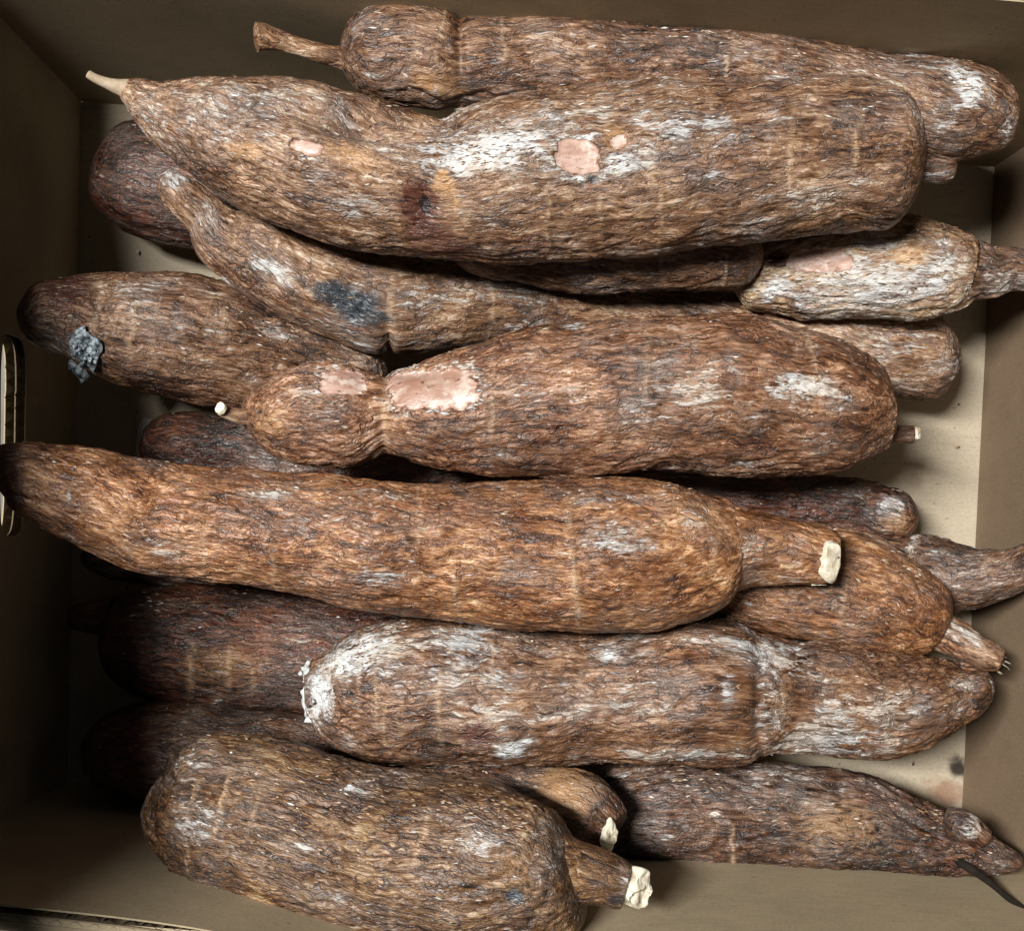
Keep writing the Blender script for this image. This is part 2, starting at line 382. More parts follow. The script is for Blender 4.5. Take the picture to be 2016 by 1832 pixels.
    d = (perlin(rs * 15 + 3.3) * 0.0016 + perlin(rs * 27) * 0.0019 + perlin(rs * 62) * 0.0009) * lump * small
    d += (ridge * 0.00046 + plates * 0.00032) * relief * small * nopeel
    d += (perlin(q * np.array([200, 800, 800.]))) * 0.00018 * relief * small * nopeel
    d += np.minimum(ch['L'], 1) * 0.00045 - ch['P'] * 0.0013 + ch['S'] * perlin(rs * 600) * 0.0004 - ch['R'] * 0.0006
    for (mx, my, rx, ry, ang, dep) in dents:
        e = blob(px, py, mx, my, rx, ry, ang); d -= dep * np.exp(-e**2 * 1.3) * vis
    P = P0 + rad * d[..., None]
    n, m = len(s), nt
    V = P.reshape(-1, 3); RS = rs.reshape(-1, 3)
    i = np.arange(n - 1)[:, None]; j = np.arange(m)[None, :]; jn = (j + 1) % m
    Q = np.stack([i * m + j, i * m + jn, (i + 1) * m + jn, (i + 1) * m + j], -1).reshape(-1, 4)[:, ::-1]
    c0, c1 = len(V), len(V) + 1
    V = np.concatenate([V, P[0].mean(0)[None], P[-1].mean(0)[None]]); RS = np.concatenate([RS, rs[0].mean(0)[None], rs[-1].mean(0)[None]])
    jj = np.arange(m)
    T0 = np.stack([np.full(m, c0), jj, (jj + 1) % m], -1)[:, ::-1]
    T1 = np.stack([np.full(m, c1), (n - 1) * m + (jj + 1) % m, (n - 1) * m + jj], -1)[:, ::-1]
    def fl(a): return np.concatenate([a.reshape(-1), [a[0].mean(), a[-1].mean()]])
    M1 = np.stack([fl(ch['S']), fl(ch['P']), fl(ch['D']), fl(ch['L'])], -1)
    M2 = np.stack([fl(ch['R']), fl(ch['T']), np.zeros(len(V)), np.ones(len(V))], -1)
    return dict(V=V, Q=Q, T=np.concatenate([T0, T1]), RS=RS, M1=M1, M2=M2, C=C, r=r, tan=T, rad=rad, P=P, S=ch['S'], Pm=ch['P'], end0=(C[0], -T[0], r[0]), end1=(C[-1], T[-1], r[-1]))

def link_tube(name, t, mat, parent, split=False, label=None):
    def attrs(idx=None):
        f = (lambda a: a) if idx is None else (lambda a: a[idx])
        return {'rest': ('FLOAT_VECTOR', f(t['RS'])), 'marks': ('FLOAT_COLOR', f(t['M1'])), 'marks_more': ('FLOAT_COLOR', f(t['M2']))}
    Q = t['Q']
    made = []
    if split:
        pm = t['M1'][:, 1][Q].mean(1) > 0.5
        sel = Q[pm]; Q = Q[~pm]
        # connected patches
        if len(sel):
            lab = {}
            par = np.arange(len(t['V']))
            def find(a):
                while par[a] != a: par[a] = par[par[a]]; a = par[a]
                return a
            for q in sel:
                a = find(q[0])
                for k in q[1:]:
                    par[find(k)] = a
            roots_ = np.array([find(q[0]) for q in sel])
            for rt in np.unique(roots_):
                fq = sel[roots_ == rt]
                if len(fq) < 60:
                    Q = np.concatenate([Q, fq]); continue
                idx, inv = np.unique(fq, return_inverse=True)
                made.append(mesh_obj('peeled_patch', t['V'][idx], [inv.reshape(-1, 4).astype(np.int32)], mat, parent, True, attrs(idx)))
    o = mesh_obj(name, t['V'], [Q.astype(np.int32), t['T'].astype(np.int32)], mat, parent, True, attrs())
    if label: o['label'] = label
    return o

def flakes(t, parent, count, seed):
    rg = np.random.RandomState(seed + 100)
    n, m = t['P'].shape[:2]
    w = (t['rad'][..., 2] > 0.2) * (0.30 + 3.0 * t['S']) * (t['Pm'] < 0.05) * (t['r'][:, None] > 0.008) * (np.abs(np.gradient(t['r'])[:, None]) < 0.35 * np.linalg.norm(np.gradient(t['C'], axis=0), axis=1)[:, None])
    w = w.ravel(); w = w / w.sum()
    pick = rg.choice(n * m, count, p=w)
    P = t['P'].reshape(-1, 3)[pick]; N = t['rad'].reshape(-1, 3)[pick]; T = t['tan'][pick // m]
    Bn = np.cross(N, T); a = rg.normal(0, 0.22, count)[:, None]
    T2 = T * np.cos(a) + Bn * np.sin(a); B2 = np.cross(N, T2)
    L = rg.uniform(0.0010, 0.0036, count)[:, None] * 0.5; Wd = rg.uniform(0.00025, 0.0007, count)[:, None] * 0.5
    lift = rg.uniform(0.0001, 0.00035, count)[:, None]
    base = P + N * 0.00025
    v = np.stack([base - T2 * L, base - B2 * Wd + T2 * L * rg.uniform(-.4, .4, (count, 1)), base + T2 * L + N * lift * 0.5, base + B2 * Wd + N * lift], 1).reshape(-1, 3)
    q = np.arange(count * 4).reshape(-1, 4).astype(np.int32)
    mesh_obj('bark_flakes', v, [q], FLAKE, parent, False, kind='stuff')

def fibres(name, p0, d, count, length, spread, rad, mat, parent, seed):
    """a tuft of torn strands"""
    rg = np.random.RandomState(seed); vs, qs = [], []
    d = d / np.linalg.norm(d)
    for k in range(count):
        o = rg.normal(0, rad, 3); e = d * length * rg.uniform(0.4, 1) + rg.normal(0, spread, 3)
        w = rg.uniform(0.0002, 0.0005); s = np.cross(e, rg.normal(size=3)); s /= np.linalg.norm(s); b = np.cross(e, s); b /= np.linalg.norm(b)
        pts = [p0 + o, p0 + o + e * 0.5 + rg.normal(0, spread * 0.3, 3), p0 + o + e]
        i0 = len(vs)
        for i, p in enumerate(pts):
            ww = w * (1 - 0.4 * i)
            vs += [p + s * ww, p - s * ww * 0.5 + b * ww * .87, p - s * ww * 0.5 - b * ww * .87]
        for i in (0, 1):
            for j in range(3): qs.append((i0 + i*3 + j, i0 + i*3 + (j+1) % 3, i0 + (i+1)*3 + (j+1) % 3, i0 + (i+1)*3 + j))
    o = mesh_obj(name, vs, [np.array(qs, np.int32)], mat, parent, True, kind='stuff')
    return o

def disc(name, centre, normal, ru, rv, mat, parent, seed, thick=0.0025, rough=0.0008, roll=0.0):
    """a rough cut face: a low lumpy dome of an oval outline"""
    n = np.array(normal, float); n /= np.linalg.norm(n)
    u = np.cross([0, 1, 0], n)
    if np.linalg.norm(u) < 0.2: u = np.array([1.0, 0, 0])
    u /= np.linalg.norm(u); v = np.cross(n, u)
    u, v = u * math.cos(roll) + v * math.sin(roll), v * math.cos(roll) - u * math.sin(roll)
    nr, na = 14, 48
    vs = [centre + n * thick]; fs = []
    for i in range(1, nr + 1):
        f = i / nr
        for j in range(na):
            a = 2 * math.pi * j / na
            h = thick * (1 - max(0, (f - 0.8) / 0.2)**2 * 1.8)
            vs.append(centre + u * math.cos(a) * ru * f + v * math.sin(a) * rv * f + n * h)
    V = np.array(vs)
    w = perlin(V * 330 + seed)[:, None] * rough * 1.6 + perlin(V * 900 + seed)[:, None] * rough * 0.7
    V = V + n * w + (u * perlin(V * 200 + seed * 2)[:, None] + v * perlin(V * 200 + seed * 3 + 8)[:, None]) * min(ru, rv) * 0.35
    for j in range(na): fs.append((0, 1 + j, 1 + (j + 1) % na))
    for i in range(nr - 1):
        a, b_ = 1 + i * na, 1 + (i + 1) * na
        for j in range(na): fs.append((a + j, b_ + j, b_ + (j + 1) % na, a + (j + 1) % na))
    return mesh_obj(name, V, fs, mat, parent, True)

def clump(name, centre, size, count, mat, parent, seed):
    """a crumbly crust of small grains"""
    rg = np.random.RandomState(seed); vs, fs = [], []
    ico = np.array([(0, 0, 1), (.9, 0, .4), (.28, .85, .4), (-.72, .53, .4), (-.72, -.53, .4), (.28, -.85, .4), (0, 0, -.7)])
    tri = [(0, 1, 2), (0, 2, 3), (0, 3, 4), (0, 4, 5), (0, 5, 1), (6, 2, 1), (6, 3, 2), (6, 4, 3), (6, 5, 4), (6, 1, 5)]
    for k in range(count):
        p = np.array(centre) + rg.normal(0, 0.45, 3) * np.array(size); s = rg.uniform(0.0006, 0.0018)
        i0 = len(vs); A = np.linalg.qr(rg.normal(size=(3, 3)))[0]
        vs += list(p + (ico @ A) * s * rg.uniform(0.6, 1.2, 3)); fs += [tuple(i0 + a for a in f) for f in tri]
    return mesh_obj(name, vs, fs, mat, parent, True, kind='stuff')

# ------------------------------------------------------------------ the ground and the cardboard box
def flat_sheet(name, x0, x1, y0, y1, z, mat):
    o = mesh_obj(name, [(x0, y0, z), (x1, y0, z), (x1, y1, z), (x0, y1, z)], [(0, 1, 2, 3)], mat, None, False); o['kind'] = 'structure'; return o
flat_sheet('ground', -4, 4, -4, 4, -0.012, plain_material('ground_concrete', (0.13, 0.125, 0.11), (0.19, 0.18, 0.16), 40, 0.7))

BH = 0.19
FLOOR = {k: at(*p, 0.0) for k, p in dict(tl=(160, 200), tr=(1957, 328), br=(1892, 1607), bl=(132, 1540)).items()}
RIM = {k: at(*p, BH) for k, p in dict(tl=(-216, -189), tr=(2395, 38), br=(2345, 1960), bl=(-252, 1757)).items()}
box = thing('cardboard_box', 'open brown corrugated cardboard box holding all the cassava roots', 'box', (0, 0, -0.008))
floor_spots = []
for (px, py, rad, col, amt) in ((1855, 1565, 0.012, (0.20, 0.09, 0.05), 0.7), (1885, 1512, 0.007, (0.02, 0.014, 0.01), 0.95), (1800, 945, 0.006, (0.28, 0.22, 0.15), 0.6)):  # the near-black spot paints the darkness of a hole
    p = at(px, py, 0.0); floor_spots.append((p[0], p[1], 0.0, rad, col, amt))
CARD_FLOOR = card_material('kraft_floor', (0.42, 0.362, 0.268), floor_spots)
CARD = card_material('kraft_wall')
EDGE = card_material('kraft_edge', (0.22, 0.17, 0.11))
# bottom panel with gentle corrugation ribs
nx, ny = 160, 60
vs = []
for j in range(ny + 1):
    for i in range(nx + 1):
        u, v = -0.04 + 1.08 * i / nx, -0.04 + 1.08 * j / ny
        p = (FLOOR['bl'] * (1 - u) + FLOOR['br'] * u) * (1 - v) + (FLOOR['tl'] * (1 - u) + FLOOR['tr'] * u) * v
        vs.append(p)
vs = np.array(vs); vs[:, 2] += perlin(vs * 14) * 0.0012 - 0.001
q = np.array([(j * (nx + 1) + i, j * (nx + 1) + i + 1, (j + 1) * (nx + 1) + i + 1, (j + 1) * (nx + 1) + i) for j in range(ny) for i in range(nx)], np.int32)
mesh_obj('bottom_panel', vs, [q], CARD_FLOOR, box)

def wall(a0, b0, a1, b1, hole=None, bulge=None, TH=0.0058, liner=None):
    """one double-wall corrugated side: liners with flutes between them; a, b run so that the outside is on the right of a->b ... n points out"""
    a0, b0, a1, b1 = map(np.array, (a0, b0, a1, b1))
    n = np.cross(b0 - a0, a1 - a0); n /= np.linalg.norm(n)
    mid = (FLOOR['tl'] + FLOOR['br']) / 2
    if np.dot(n, (a0 + b0) / 2 - mid) < 0: n = -n
    nu, nv = (220, 150) if hole else (150, 30)
    def P(u, v, d):
        if hole:
            du, dv = (u - hole[0]) / hole[1], (v - hole[2]) / hole[3]
            f = (abs(du)**5 + abs(dv)**5)**0.2
            if abs(f - 1) < 0.042: u, v = hole[0] + du / f * hole[1], hole[2] + dv / f * hole[3]
        p = (a0 * (1 - u) + b0 * u) * (1 - v) + (a1 * (1 - u) + b1 * u) * v
        w = perlin(np.array([[u * 3 + d * 0, v * 2, a0[0] * 7]]))[0] * 0.002 * v * math.sin(math.pi * min(max(u, 0), 1))
        if bulge: w += bulge(u, v)
        return p + n * (d + w)
    def inhole(u, v):
        if not hole: return False
        (uc, hu, vc, hv) = hole
        return (abs((u - uc) / hu)**5 + abs((v - vc) / hv)**5) < 1
    root = None
    for name, d, mat in (('inner_liner', 0.0, liner or CARD), ('middle_liner', TH * 0.5, EDGE), ('outer_liner', TH, CARD)):
        V, Fq = [], []
        for k, dd in enumerate((d, d + 0.0006)):
            for j in range(nv + 1):
                for i in range(nu + 1): V.append(P(i / nu, j / nv, dd))
        N1 = (nu + 1) * (nv + 1)
        id_ = lambda i, j, k: k * N1 + j * (nu + 1) + i
        keep = [[not inhole((i + .5) / nu, (j + .5) / nv) for i in range(nu)] for j in range(nv)]
        for j in range(nv):
            for i in range(nu):
                if not keep[j][i]: continue
                Fq.append((id_(i, j, 0), id_(i + 1, j, 0), id_(i + 1, j + 1, 0), id_(i, j + 1, 0)))
                Fq.append((id_(i, j + 1, 1), id_(i + 1, j + 1, 1), id_(i + 1, j, 1), id_(i, j, 1)))
                for di, dj, e in ((-1, 0, (i, j, i, j + 1)), (1, 0, (i + 1, j, i + 1, j + 1)), (0, -1, (i, j, i + 1, j)), (0, 1, (i, j + 1, i + 1, j + 1))):
                    ii, jj = i + di, j + dj
                    if not (0 <= ii < nu and 0 <= jj < nv) or not keep[jj][ii]:
                        Fq.append((id_(e[0], e[1], 0), id_(e[2], e[3], 0), id_(e[2], e[3], 1), id_(e[0], e[1], 1)))
        o = mesh_obj(name if root is not None else 'wall_panel', V, [np.array(Fq, np.int32)], mat, box if root is None else root, False)
        if root is None:
            root = o
    # flutes: a wavy paper strip in each gap
    length = np.linalg.norm(b1 - a1)
    for lay in (0, 1):
        V, Fq = [], []; ns = int(length / 0.0065) * 8
        spans = [(0.93, 0.998)]
        if hole: spans += [(hole[2] - hole[3] - 0.06, hole[2] - hole[3] * 0.90), (hole[2] + hole[3] * 0.98, hole[2] + hole[3] + 0.06)]
        for v0, v1 in spans:
            i0 = len(V)
            for i in range(ns + 1):
                u = i / ns; jt = perlin(np.array([[u * 90, lay * 5.3 + v0, 0.4], [u * 40, lay * 3.1, v0 + 2.2]]))
                d = TH * (0.5 * lay + 0.30 + jt[1] * 0.09) + math.sin(i / 8 * 2 * math.pi + lay + jt[0] * 1.6) * TH * (0.16 + 0.07 * jt[1])
                V += [P(u, v0, d), P(u, v1, d)]
            for i in range(ns): Fq.append((i0 + 2*i, i0 + 2*i + 2, i0 + 2*i + 3, i0 + 2*i + 1))
        mesh_obj('flute', V, [np.array(Fq, np.int32)], EDGE, root, True, kind='stuff')
    return root
wall(FLOOR['bl'], FLOOR['tl'], RIM['bl'], RIM['tl'], hole=(0.485, 0.128, 0.382, 0.072), TH=0.0090)
wall(FLOOR['tl'], FLOOR['tr'], RIM['tl'], RIM['tr'])
wall(FLOOR['tr'], FLOOR['br'], RIM['tr'], RIM['br'], liner=card_material('kraft_brown_shaded', (0.21, 0.150, 0.095)))  # right wall's brown card, darkened to stand in for its shade
wall(FLOOR['br'], FLOOR['bl'], RIM['br'], RIM['bl'], bulge=lambda u, v: 0.016 * math.exp(-((u - 0.55) / 0.16)**2) * v)

def shade_flap(a, b, ea, eb):
    """a top flap added for shade, standing up or hanging down at the rim"""
    a, b = np.array(a), np.array(b); V = []
    ea, eb = np.array(ea), np.array(eb)
    a = a + (b - a) * 0.01; b = b - (b - a) * 0.01
    nrm = np.cross(b - a, ea + eb); nrm /= np.linalg.norm(nrm)
    for d in (0, 0.005):
        for p in (a, b, b + eb, a + ea): V.append(p + nrm * d)
    mesh_obj('shade_flap', V, [(0, 1, 2, 3), (7, 6, 5, 4), (0, 4, 5, 1), (1, 5, 6, 2), (2, 6, 7, 3), (3, 7, 4, 0)], CARD, box, False)
lo = np.array([-0.0065, 0, 0.001])
shade_flap(RIM['tl'] + lo, RIM['bl'] + lo, (0.0, 0, 0.012), (0.036, 0, 0.165))  # out of view, slanted only to throw the lower left shadow
shade_flap(RIM['bl'] + np.array([-.01, -0.0085, -.001]), RIM['br'] + np.array([.01, -0.0105, -.001]), (0, -0.022, -0.16), (0, -0.022, -0.16))  # added outside the rim so the strip below it stays dark

scrap_p = [at(px, py, 0.0012) for px, py in ((266, 905), (272, 838), (283, 822), (330, 832), (324, 850), (300, 900))]
sv = np.array(scrap_p); sv2 = sv + np.array([0, 0, 0.0007])
k = len(sv)
o = mesh_obj('paper_scrap', np.concatenate([sv, sv2]), [tuple(range(k))[::-1], tuple(range(k, 2 * k))] + [(i, (i + 1) % k, k + (i + 1) % k, k + i) for i in range(k)], plain_material('scrap_paper', (0.55, 0.54, 0.52), (0.66, 0.65, 0.62), 80), None, False)
o['label'] = 'small pale paper scrap on the dark box floor beside the hidden red root'; o['category'] = 'paper scrap'

def crumbs():
    rg = np.random.RandomState(5); vs, fs = [], []
    for k in range(70):
        u, v = rg.uniform(0.02, 0.98), rg.uniform(0.02, 0.98)
        if rg.rand() < 0.5: u = rg.choice([rg.uniform(0.88, 0.99), rg.uniform(0.01, 0.12)])
        p = (FLOOR['bl'] * (1 - u) + FLOOR['br'] * u) * (1 - v) + (FLOOR['tl'] * (1 - u) + FLOOR['tr'] * u) * v + [0, 0, 0.0012]
        a = rg.uniform(0, math.pi); L = rg.uniform(0.0004, 0.0014) * (1 if rg.rand() < .9 else 1.8); w = L * rg.uniform(0.25, 0.7)
        t, s_ = np.array([math.cos(a), math.sin(a), 0]), np.array([-math.sin(a), math.cos(a), 0]); z = np.array([0, 0, 1.0])
        i0 = len(vs)
        vs += [p - t * L, p - s_ * w, p + t * L, p + s_ * w, p + z * w * 0.8 + t * L * rg.uniform(-.4, .4)]
        fs += [(i0, i0 + 1, i0 + 4), (i0 + 1, i0 + 2, i0 + 4), (i0 + 2, i0 + 3, i0 + 4), (i0 + 3, i0, i0 + 4)]
    o = mesh_obj('bark_crumbs', vs, fs, FLAKE, None, False, kind='stuff')
    o['label'] = 'loose bark crumbs scattered over the bottom of the box'; o['category'] = 'crumbs'
crumbs()
# ------------------------------------------------------------------ the cassava roots
GROUP = 'cassava roots piled in the cardboard box'
def zrows(rows, zs):
    """rows of (x, top, bottom) with height interpolated between the (x, z) pairs"""
    xs, zz = zip(*zs)
    return [(x, t, b, float(np.interp(x, xs, zz))) for x, t, b in rows]
def root(label, mat, rows, zs, cap0, cap1, seed, marks=(), dents=(), rings=6, nflake=700, relief=1.0, ds=0.0010, dth=0.0008, lump=1.0):
    rw = zrows(rows, zs)
    t = tube(rw, cap0, cap1, seed, ds, dth, relief, marks, dents, rings, lump=lump)
    c = t['C'][len(t['C']) // 2]
    e = thing('cassava_root', label, 'cassava root', (float(c[0]), float(c[1]), float(c[2] - t['r'][len(t['r']) // 2])), GROUP)
    link_tube('bark_skin', t, BARK[mat], e, True)
    if nflake: flakes(t, e, int(nflake * 0.75), seed)
    return e
def limb(e, name, mat, rows, zs, cap0, cap1, seed, marks=(), relief=0.8, lump=1.0, label=None, material=None):
    t = tube(zrows(rows, zs), cap0, cap1, seed, 0.0008, 0.0007, relief, marks, (), 0, lump=lump)
    return link_tube(name, t, material or BARK[mat], e, False, label)

# 1 back root along the far wall
e = root('brown root along the far wall with a bulbous left end and a woody stem', 'brown',
    [(668,70,170),(700,42,188),(730,22,202),(770,11,211),(830,11,216),(875,20,217),(908,33,208),(950,27,204),(1000,21,205),(1200,33,210),(1400,48,215),(1600,72,235),(1750,98,270),(1870,116,316),(1910,128,316),(1945,148,313),(1975,174,302),(2002,205,280)],
    [(668,.125),(2002,.13)], 40, 14, 1,
    [('T',860,165,70,28,20,.7),('S',850,150,70,50,20,.35),('S',1470,95,150,35,8,.5),('S',1300,75,100,20,6,.3),('S',1700,125,80,25,10,.4),('S',1865,230,55,70,0,.62),('S',1918,165,44,24,50,1.0),('S',1905,175,60,36,50,1.0),('D',1975,215,14,40,-15,.6),('S',1985,250,20,40,0,.7),('S',770,50,60,25,-10,.4)],
    [(905,110,10,110,0,.0018),(840,190,50,6,25,.0016),(920,190,60,6,-15,.0014),(870,170,40,5,15,.0012)], 6, 650)
limb(e, 'woody_stem', 'tan', [(500,46,104),(515,48,101),(545,58,102),(600,76,118),(650,88,134),(700,90,150)], [(500,.135),(700,.125)], 6, 0, 31)

# 2 big root in front of it
e = root('largest chalky brown root near the top with a thin pale tail at its left', 'tan',
    [(238,155,193),(262,148,218),(290,144,252),(350,141,308),(420,140,362),(500,145,410),(600,160,455),(700,183,487),(800,208,503),(870,222,510),(950,206,515),(1020,190,513),(1100,178,507),(1200,168,500),(1300,160,491),(1400,151,480),(1500,146,468),(1600,147,458),(1700,152,450),(1760,158,445),(1817,170,435)],
    [(238,.14),(500,.132),(900,.128),(1817,.125)], 6, 75, 2,
    [('S',380,240,32,25,0,.65),('S',288,228,25,42,-50,.5),('S',610,335,90,40,30,.55),('S',710,405,100,40,15,.68),('S',905,318,95,46,-8,1.0),('S',980,290,190,72,-5,.95),('S',1120,235,220,52,-8,.66),('S',1150,353,60,13,0,1.0),('S',1212,318,42,32,0,1.0),('S',1150,275,60,12,-8,1.0),('S',1330,255,160,60,0,.74),('S',1260,310,90,50,0,.7),('S',1100,330,160,50,0,.55),('S',950,425,60,30,0,.5),('S',520,172,45,15,0,.45),('S',930,497,70,20,0,.7),('S',1400,350,220,60,0,.28),('S',740,345,60,40,0,.5),
     ('T',488,296,42,22,10,.95),('P',1138,308,44,30,8,1),('T',1212,275,34,28,-20,.6),('P',1218,280,16,12,-20,1),('P',598,290,34,13,15,1),('S',598,310,60,16,15,.8),('T',700,310,80,25,20,.6),('t',868,402,36,58,6,1.0),('r',824,400,34,46,-8,1.0),('r',846,466,62,40,4,.6),('T',850,470,60,30,0,.5),('d',834,406,13,20,-10,1.0),('R',842,440,80,90,0,.7),('D',720,250,150,30,6,.62),('D',1165,354,13,11,0,1.0),('R',900,495,60,22,8,.7),  # long D mark paints the groove's shade along with blue-black rot
     ('L',1285,345,5,40,3,.9),('L',1555,325,6,70,4,.9),('L',1685,300,6,70,6,1.0),('L',1610,400,5,40,4,.7),('L',1180,420,5,50,0,.6)],
    [(740,240,150,34,4,.013),(836,402,30,34,-10,.003),(1165,354,12,10,0,.0015)], 4, 1500, 1.15)
limb(e, 'tail', 'tan', [(171,136,154),(185,144,163),(215,154,178),(252,156,198)], [(171,.146),(252,.14)], 4, 0, 32, relief=.5, lump=.5, material=plain_material('pale_tail', (0.30, 0.22, 0.14), (0.48, 0.40, 0.29), 260))
limb(e, 'stem_stub', 'grey', [(1785,282,352),(1825,286,364),(1855,290,366),(1880,298,358)], [(1785,.128),(1880,.126)], 0, 12, 33, [('S',1845,330,30,25,0,.45)])

# 3 stub root tucked under it
e = root('short plain brown root tucked under the lower edge of the largest root', 'brown',
    [(880,440,530),(1000,420,552),(1100,415,567),(1250,418,577),(1350,424,579),(1430,432,573),(1502,440,560)], [(880,.088),(1502,.086)], 60, 65, 3,
    [('S',1250,515,200,35,0,.38)], (), 4, 450)

# 4 mottled pale root right
e = root('mottled whitish root at the right under the largest root with a pink peeled window', 'pale',
    [(1440,500,600),(1470,478,612),(1520,462,616),(1600,440,626),(1700,424,632),(1800,424,626),(1880,444,610),(1940,470,590)], [(1440,.065),(1700,.078),(1940,.085)], 30, 35, 4,
    [('S',1720,560,240,95,0,.92),('S',1540,562,80,34,-20,1.0),('S',1850,530,70,80,0,.9),('S',1740,490,70,14,8,.8),('P',1612,513,62,24,-2,1),('R',1530,510,28,24,0,.9),('T',1780,500,60,25,0,.6),('D',1600,470,60,14,0,.3)], (), 3, 500, 1.3)
limb(e, 'broken_tail', 'grey', [(1905,470,592),(1945,486,592),(1985,490,578),(2030,500,575)], [(1905,.085),(2030,.085)], 0, 12, 34, [('S',1980,545,30,30,0,.5)], relief=1.6, lump=1.4)

# 5 kinked root
e = root('kinked brown root with a blue black bruise slanting down from the upper left', 'tan',
    [(314,328,368),(332,322,398),(360,330,440),(400,360,480),(440,384,540),(500,410,587),(560,436,625),(600,455,650),(650,475,670),(700,490,686),(750,500,700),(800,508,698),(850,514,692),(950,525,678),(1050,540,668),(1150,555,662),(1300,572,672),(1450,580,705),(1600,590,745),(1700,602,768),(1800,610,784),(1850,618,784),(1890,630,770)],
    [(314,.105),(500,.092),(750,.08),(1100,.055),(1400,.045),(1890,.045)], 10, 60, 5,
    [('S',345,350,40,34,0,.85),('S',400,425,40,45,30,.55),('S',545,535,80,32,35,.9),('S',620,585,60,22,30,.6),('S',850,590,80,42,0,.5),('S',900,560,90,20,0,.4),('S',1780,665,70,40,0,.42),('D',688,598,105,46,24,1.0),('D',600,560,40,18,35,.6),('L',768,610,6,75,4,1.0),('R',740,650,40,30,20,.4)],
    [(765,690,9,60,0,.004)], 4, 900)

# 6 two-lobed root
e = root('two lobed root in the middle with a deep waist and pink peeled windows', 'rust',
    [(476,790,832),(500,764,858),(540,736,894),(600,717,915),(650,712,920),(700,718,914),(735,732,897),(757,739,888),(780,729,898),(830,712,916),(900,692,930),(1000,668,936),(1100,648,937),(1250,630,931),(1400,624,933),(1500,636,937),(1600,655,934),(1680,690,920),(1730,730,893),(1760,765,855)],
    [(476,.112),(757,.118),(1300,.115),(1760,.10)], 8, 28, 6,
    [('P',853,767,86,42,-3,1),('P',672,753,46,24,4,1),('S',640,800,80,42,0,.42),('S',600,770,40,16,0,.6),('S',1000,770,90,32,0,.4),('S',1100,780,90,26,0,.62),('S',1250,830,90,36,0,.42),('S',1370,770,75,52,0,.8),('S',1390,730,55,25,0,.6),('S',1570,762,95,36,0,.9),('S',1500,812,110,40,0,.5),('S',1125,643,34,8,-8,1.0),('S',940,768,14,7,0,1.0),('S',1480,916,90,14,0,.65),('S',1000,900,70,20,0,.4),('S',1650,790,50,30,0,.6),
     ('L',757,815,6,75,2,1.0),('L',968,800,5,90,2,.7),('L',1272,740,5,90,3,.7),('T',530,830,40,40,0,.5),('R',850,752,12,6,-15,.9)],
    [(757,815,11,120,2,.0022)], 3, 1300, 1.25)
limb(e, 'tail', 'tan', [(430,794,816),(450,800,826),(470,804,834),(494,802,838)], [(430,.122),(494,.118)], 5, 0, 35, relief=.5, lump=.6)
disc('cut_tip', at(434, 804, .126), (-.4, .3, .9), .0025, .0022, FLESH, e, 5, .001, .0006)
limb(e, 'stem_stub', 'dim', [(1705,820,900),(1740,830,882),(1765,836,872),(1800,838,872)], [(1705,.095),(1800,.095)], 0, 4, 36, [('D',1760,850,60,30,0,.35)], relief=1.2, lump=1.4)
disc('cut_face', at(1806, 853, .097), (.6, 0, .8), .0018, .0028, FLESH, e, 6, .001, .0005)

# 7 left root behind
e = root('dim brown root at the left edge with a blue grey mouldy tip', 'brown',
    [(32,585,645),(60,560,676),(100,546,690),(150,535,712),(200,530,742),(260,530,766),(330,535,786),(400,546,802),(480,562,814),(560,590,822),(650,630,824),(760,680,815)], [(32,.105),(300,.085),(760,.05)], 28, 60, 7,
    [('S',70,612,38,36,0,.55),('S',165,690,40,40,0,.7),('S',400,690,140,60,0,.34),('S',550,650,70,26,0,.6),('S',490,752,32,22,0,.5),('L',262,640,6,55,8,.9),('L',440,640,5,45,5,.7),('R',130,570,60,50,0,.8)], (), 5, 700)
disc('mould_crust', at(168, 684, .1120), (-.22, -.40, .88), .0060, .0084, MOULD, e, 17, .0006, .0012)
disc('mould_crust', at(154, 728, .094), (-.45, -.62, .62), .0036, .0060, MOULD, e, 18, .0012, .0011)
clump('mould_grains', at(168, 690, .112), (.005, .006, .002), 90, MOULD, e, 7)

# 8 deep root, mid row
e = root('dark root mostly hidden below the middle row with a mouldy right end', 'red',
    [(275,840,910),(310,824,930),(400,815,950),(600,830,985),(900,870,1005),(1200,905,1030),(1400,925,1040),(1550,932,1055),(1680,938,1065),(1760,960,1075),(1806,985,1070)], [(275,.03),(1300,.03),(1806,.04)], 30, 35, 8,
    [('S',1755,1000,45,34,0,.75),('S',1680,970,60,14,10,.5),('S',1600,960,60,10,5,.4),('T',1765,1030,40,30,0,.5)], (), 3, 300, 1.5, .0013, .001)

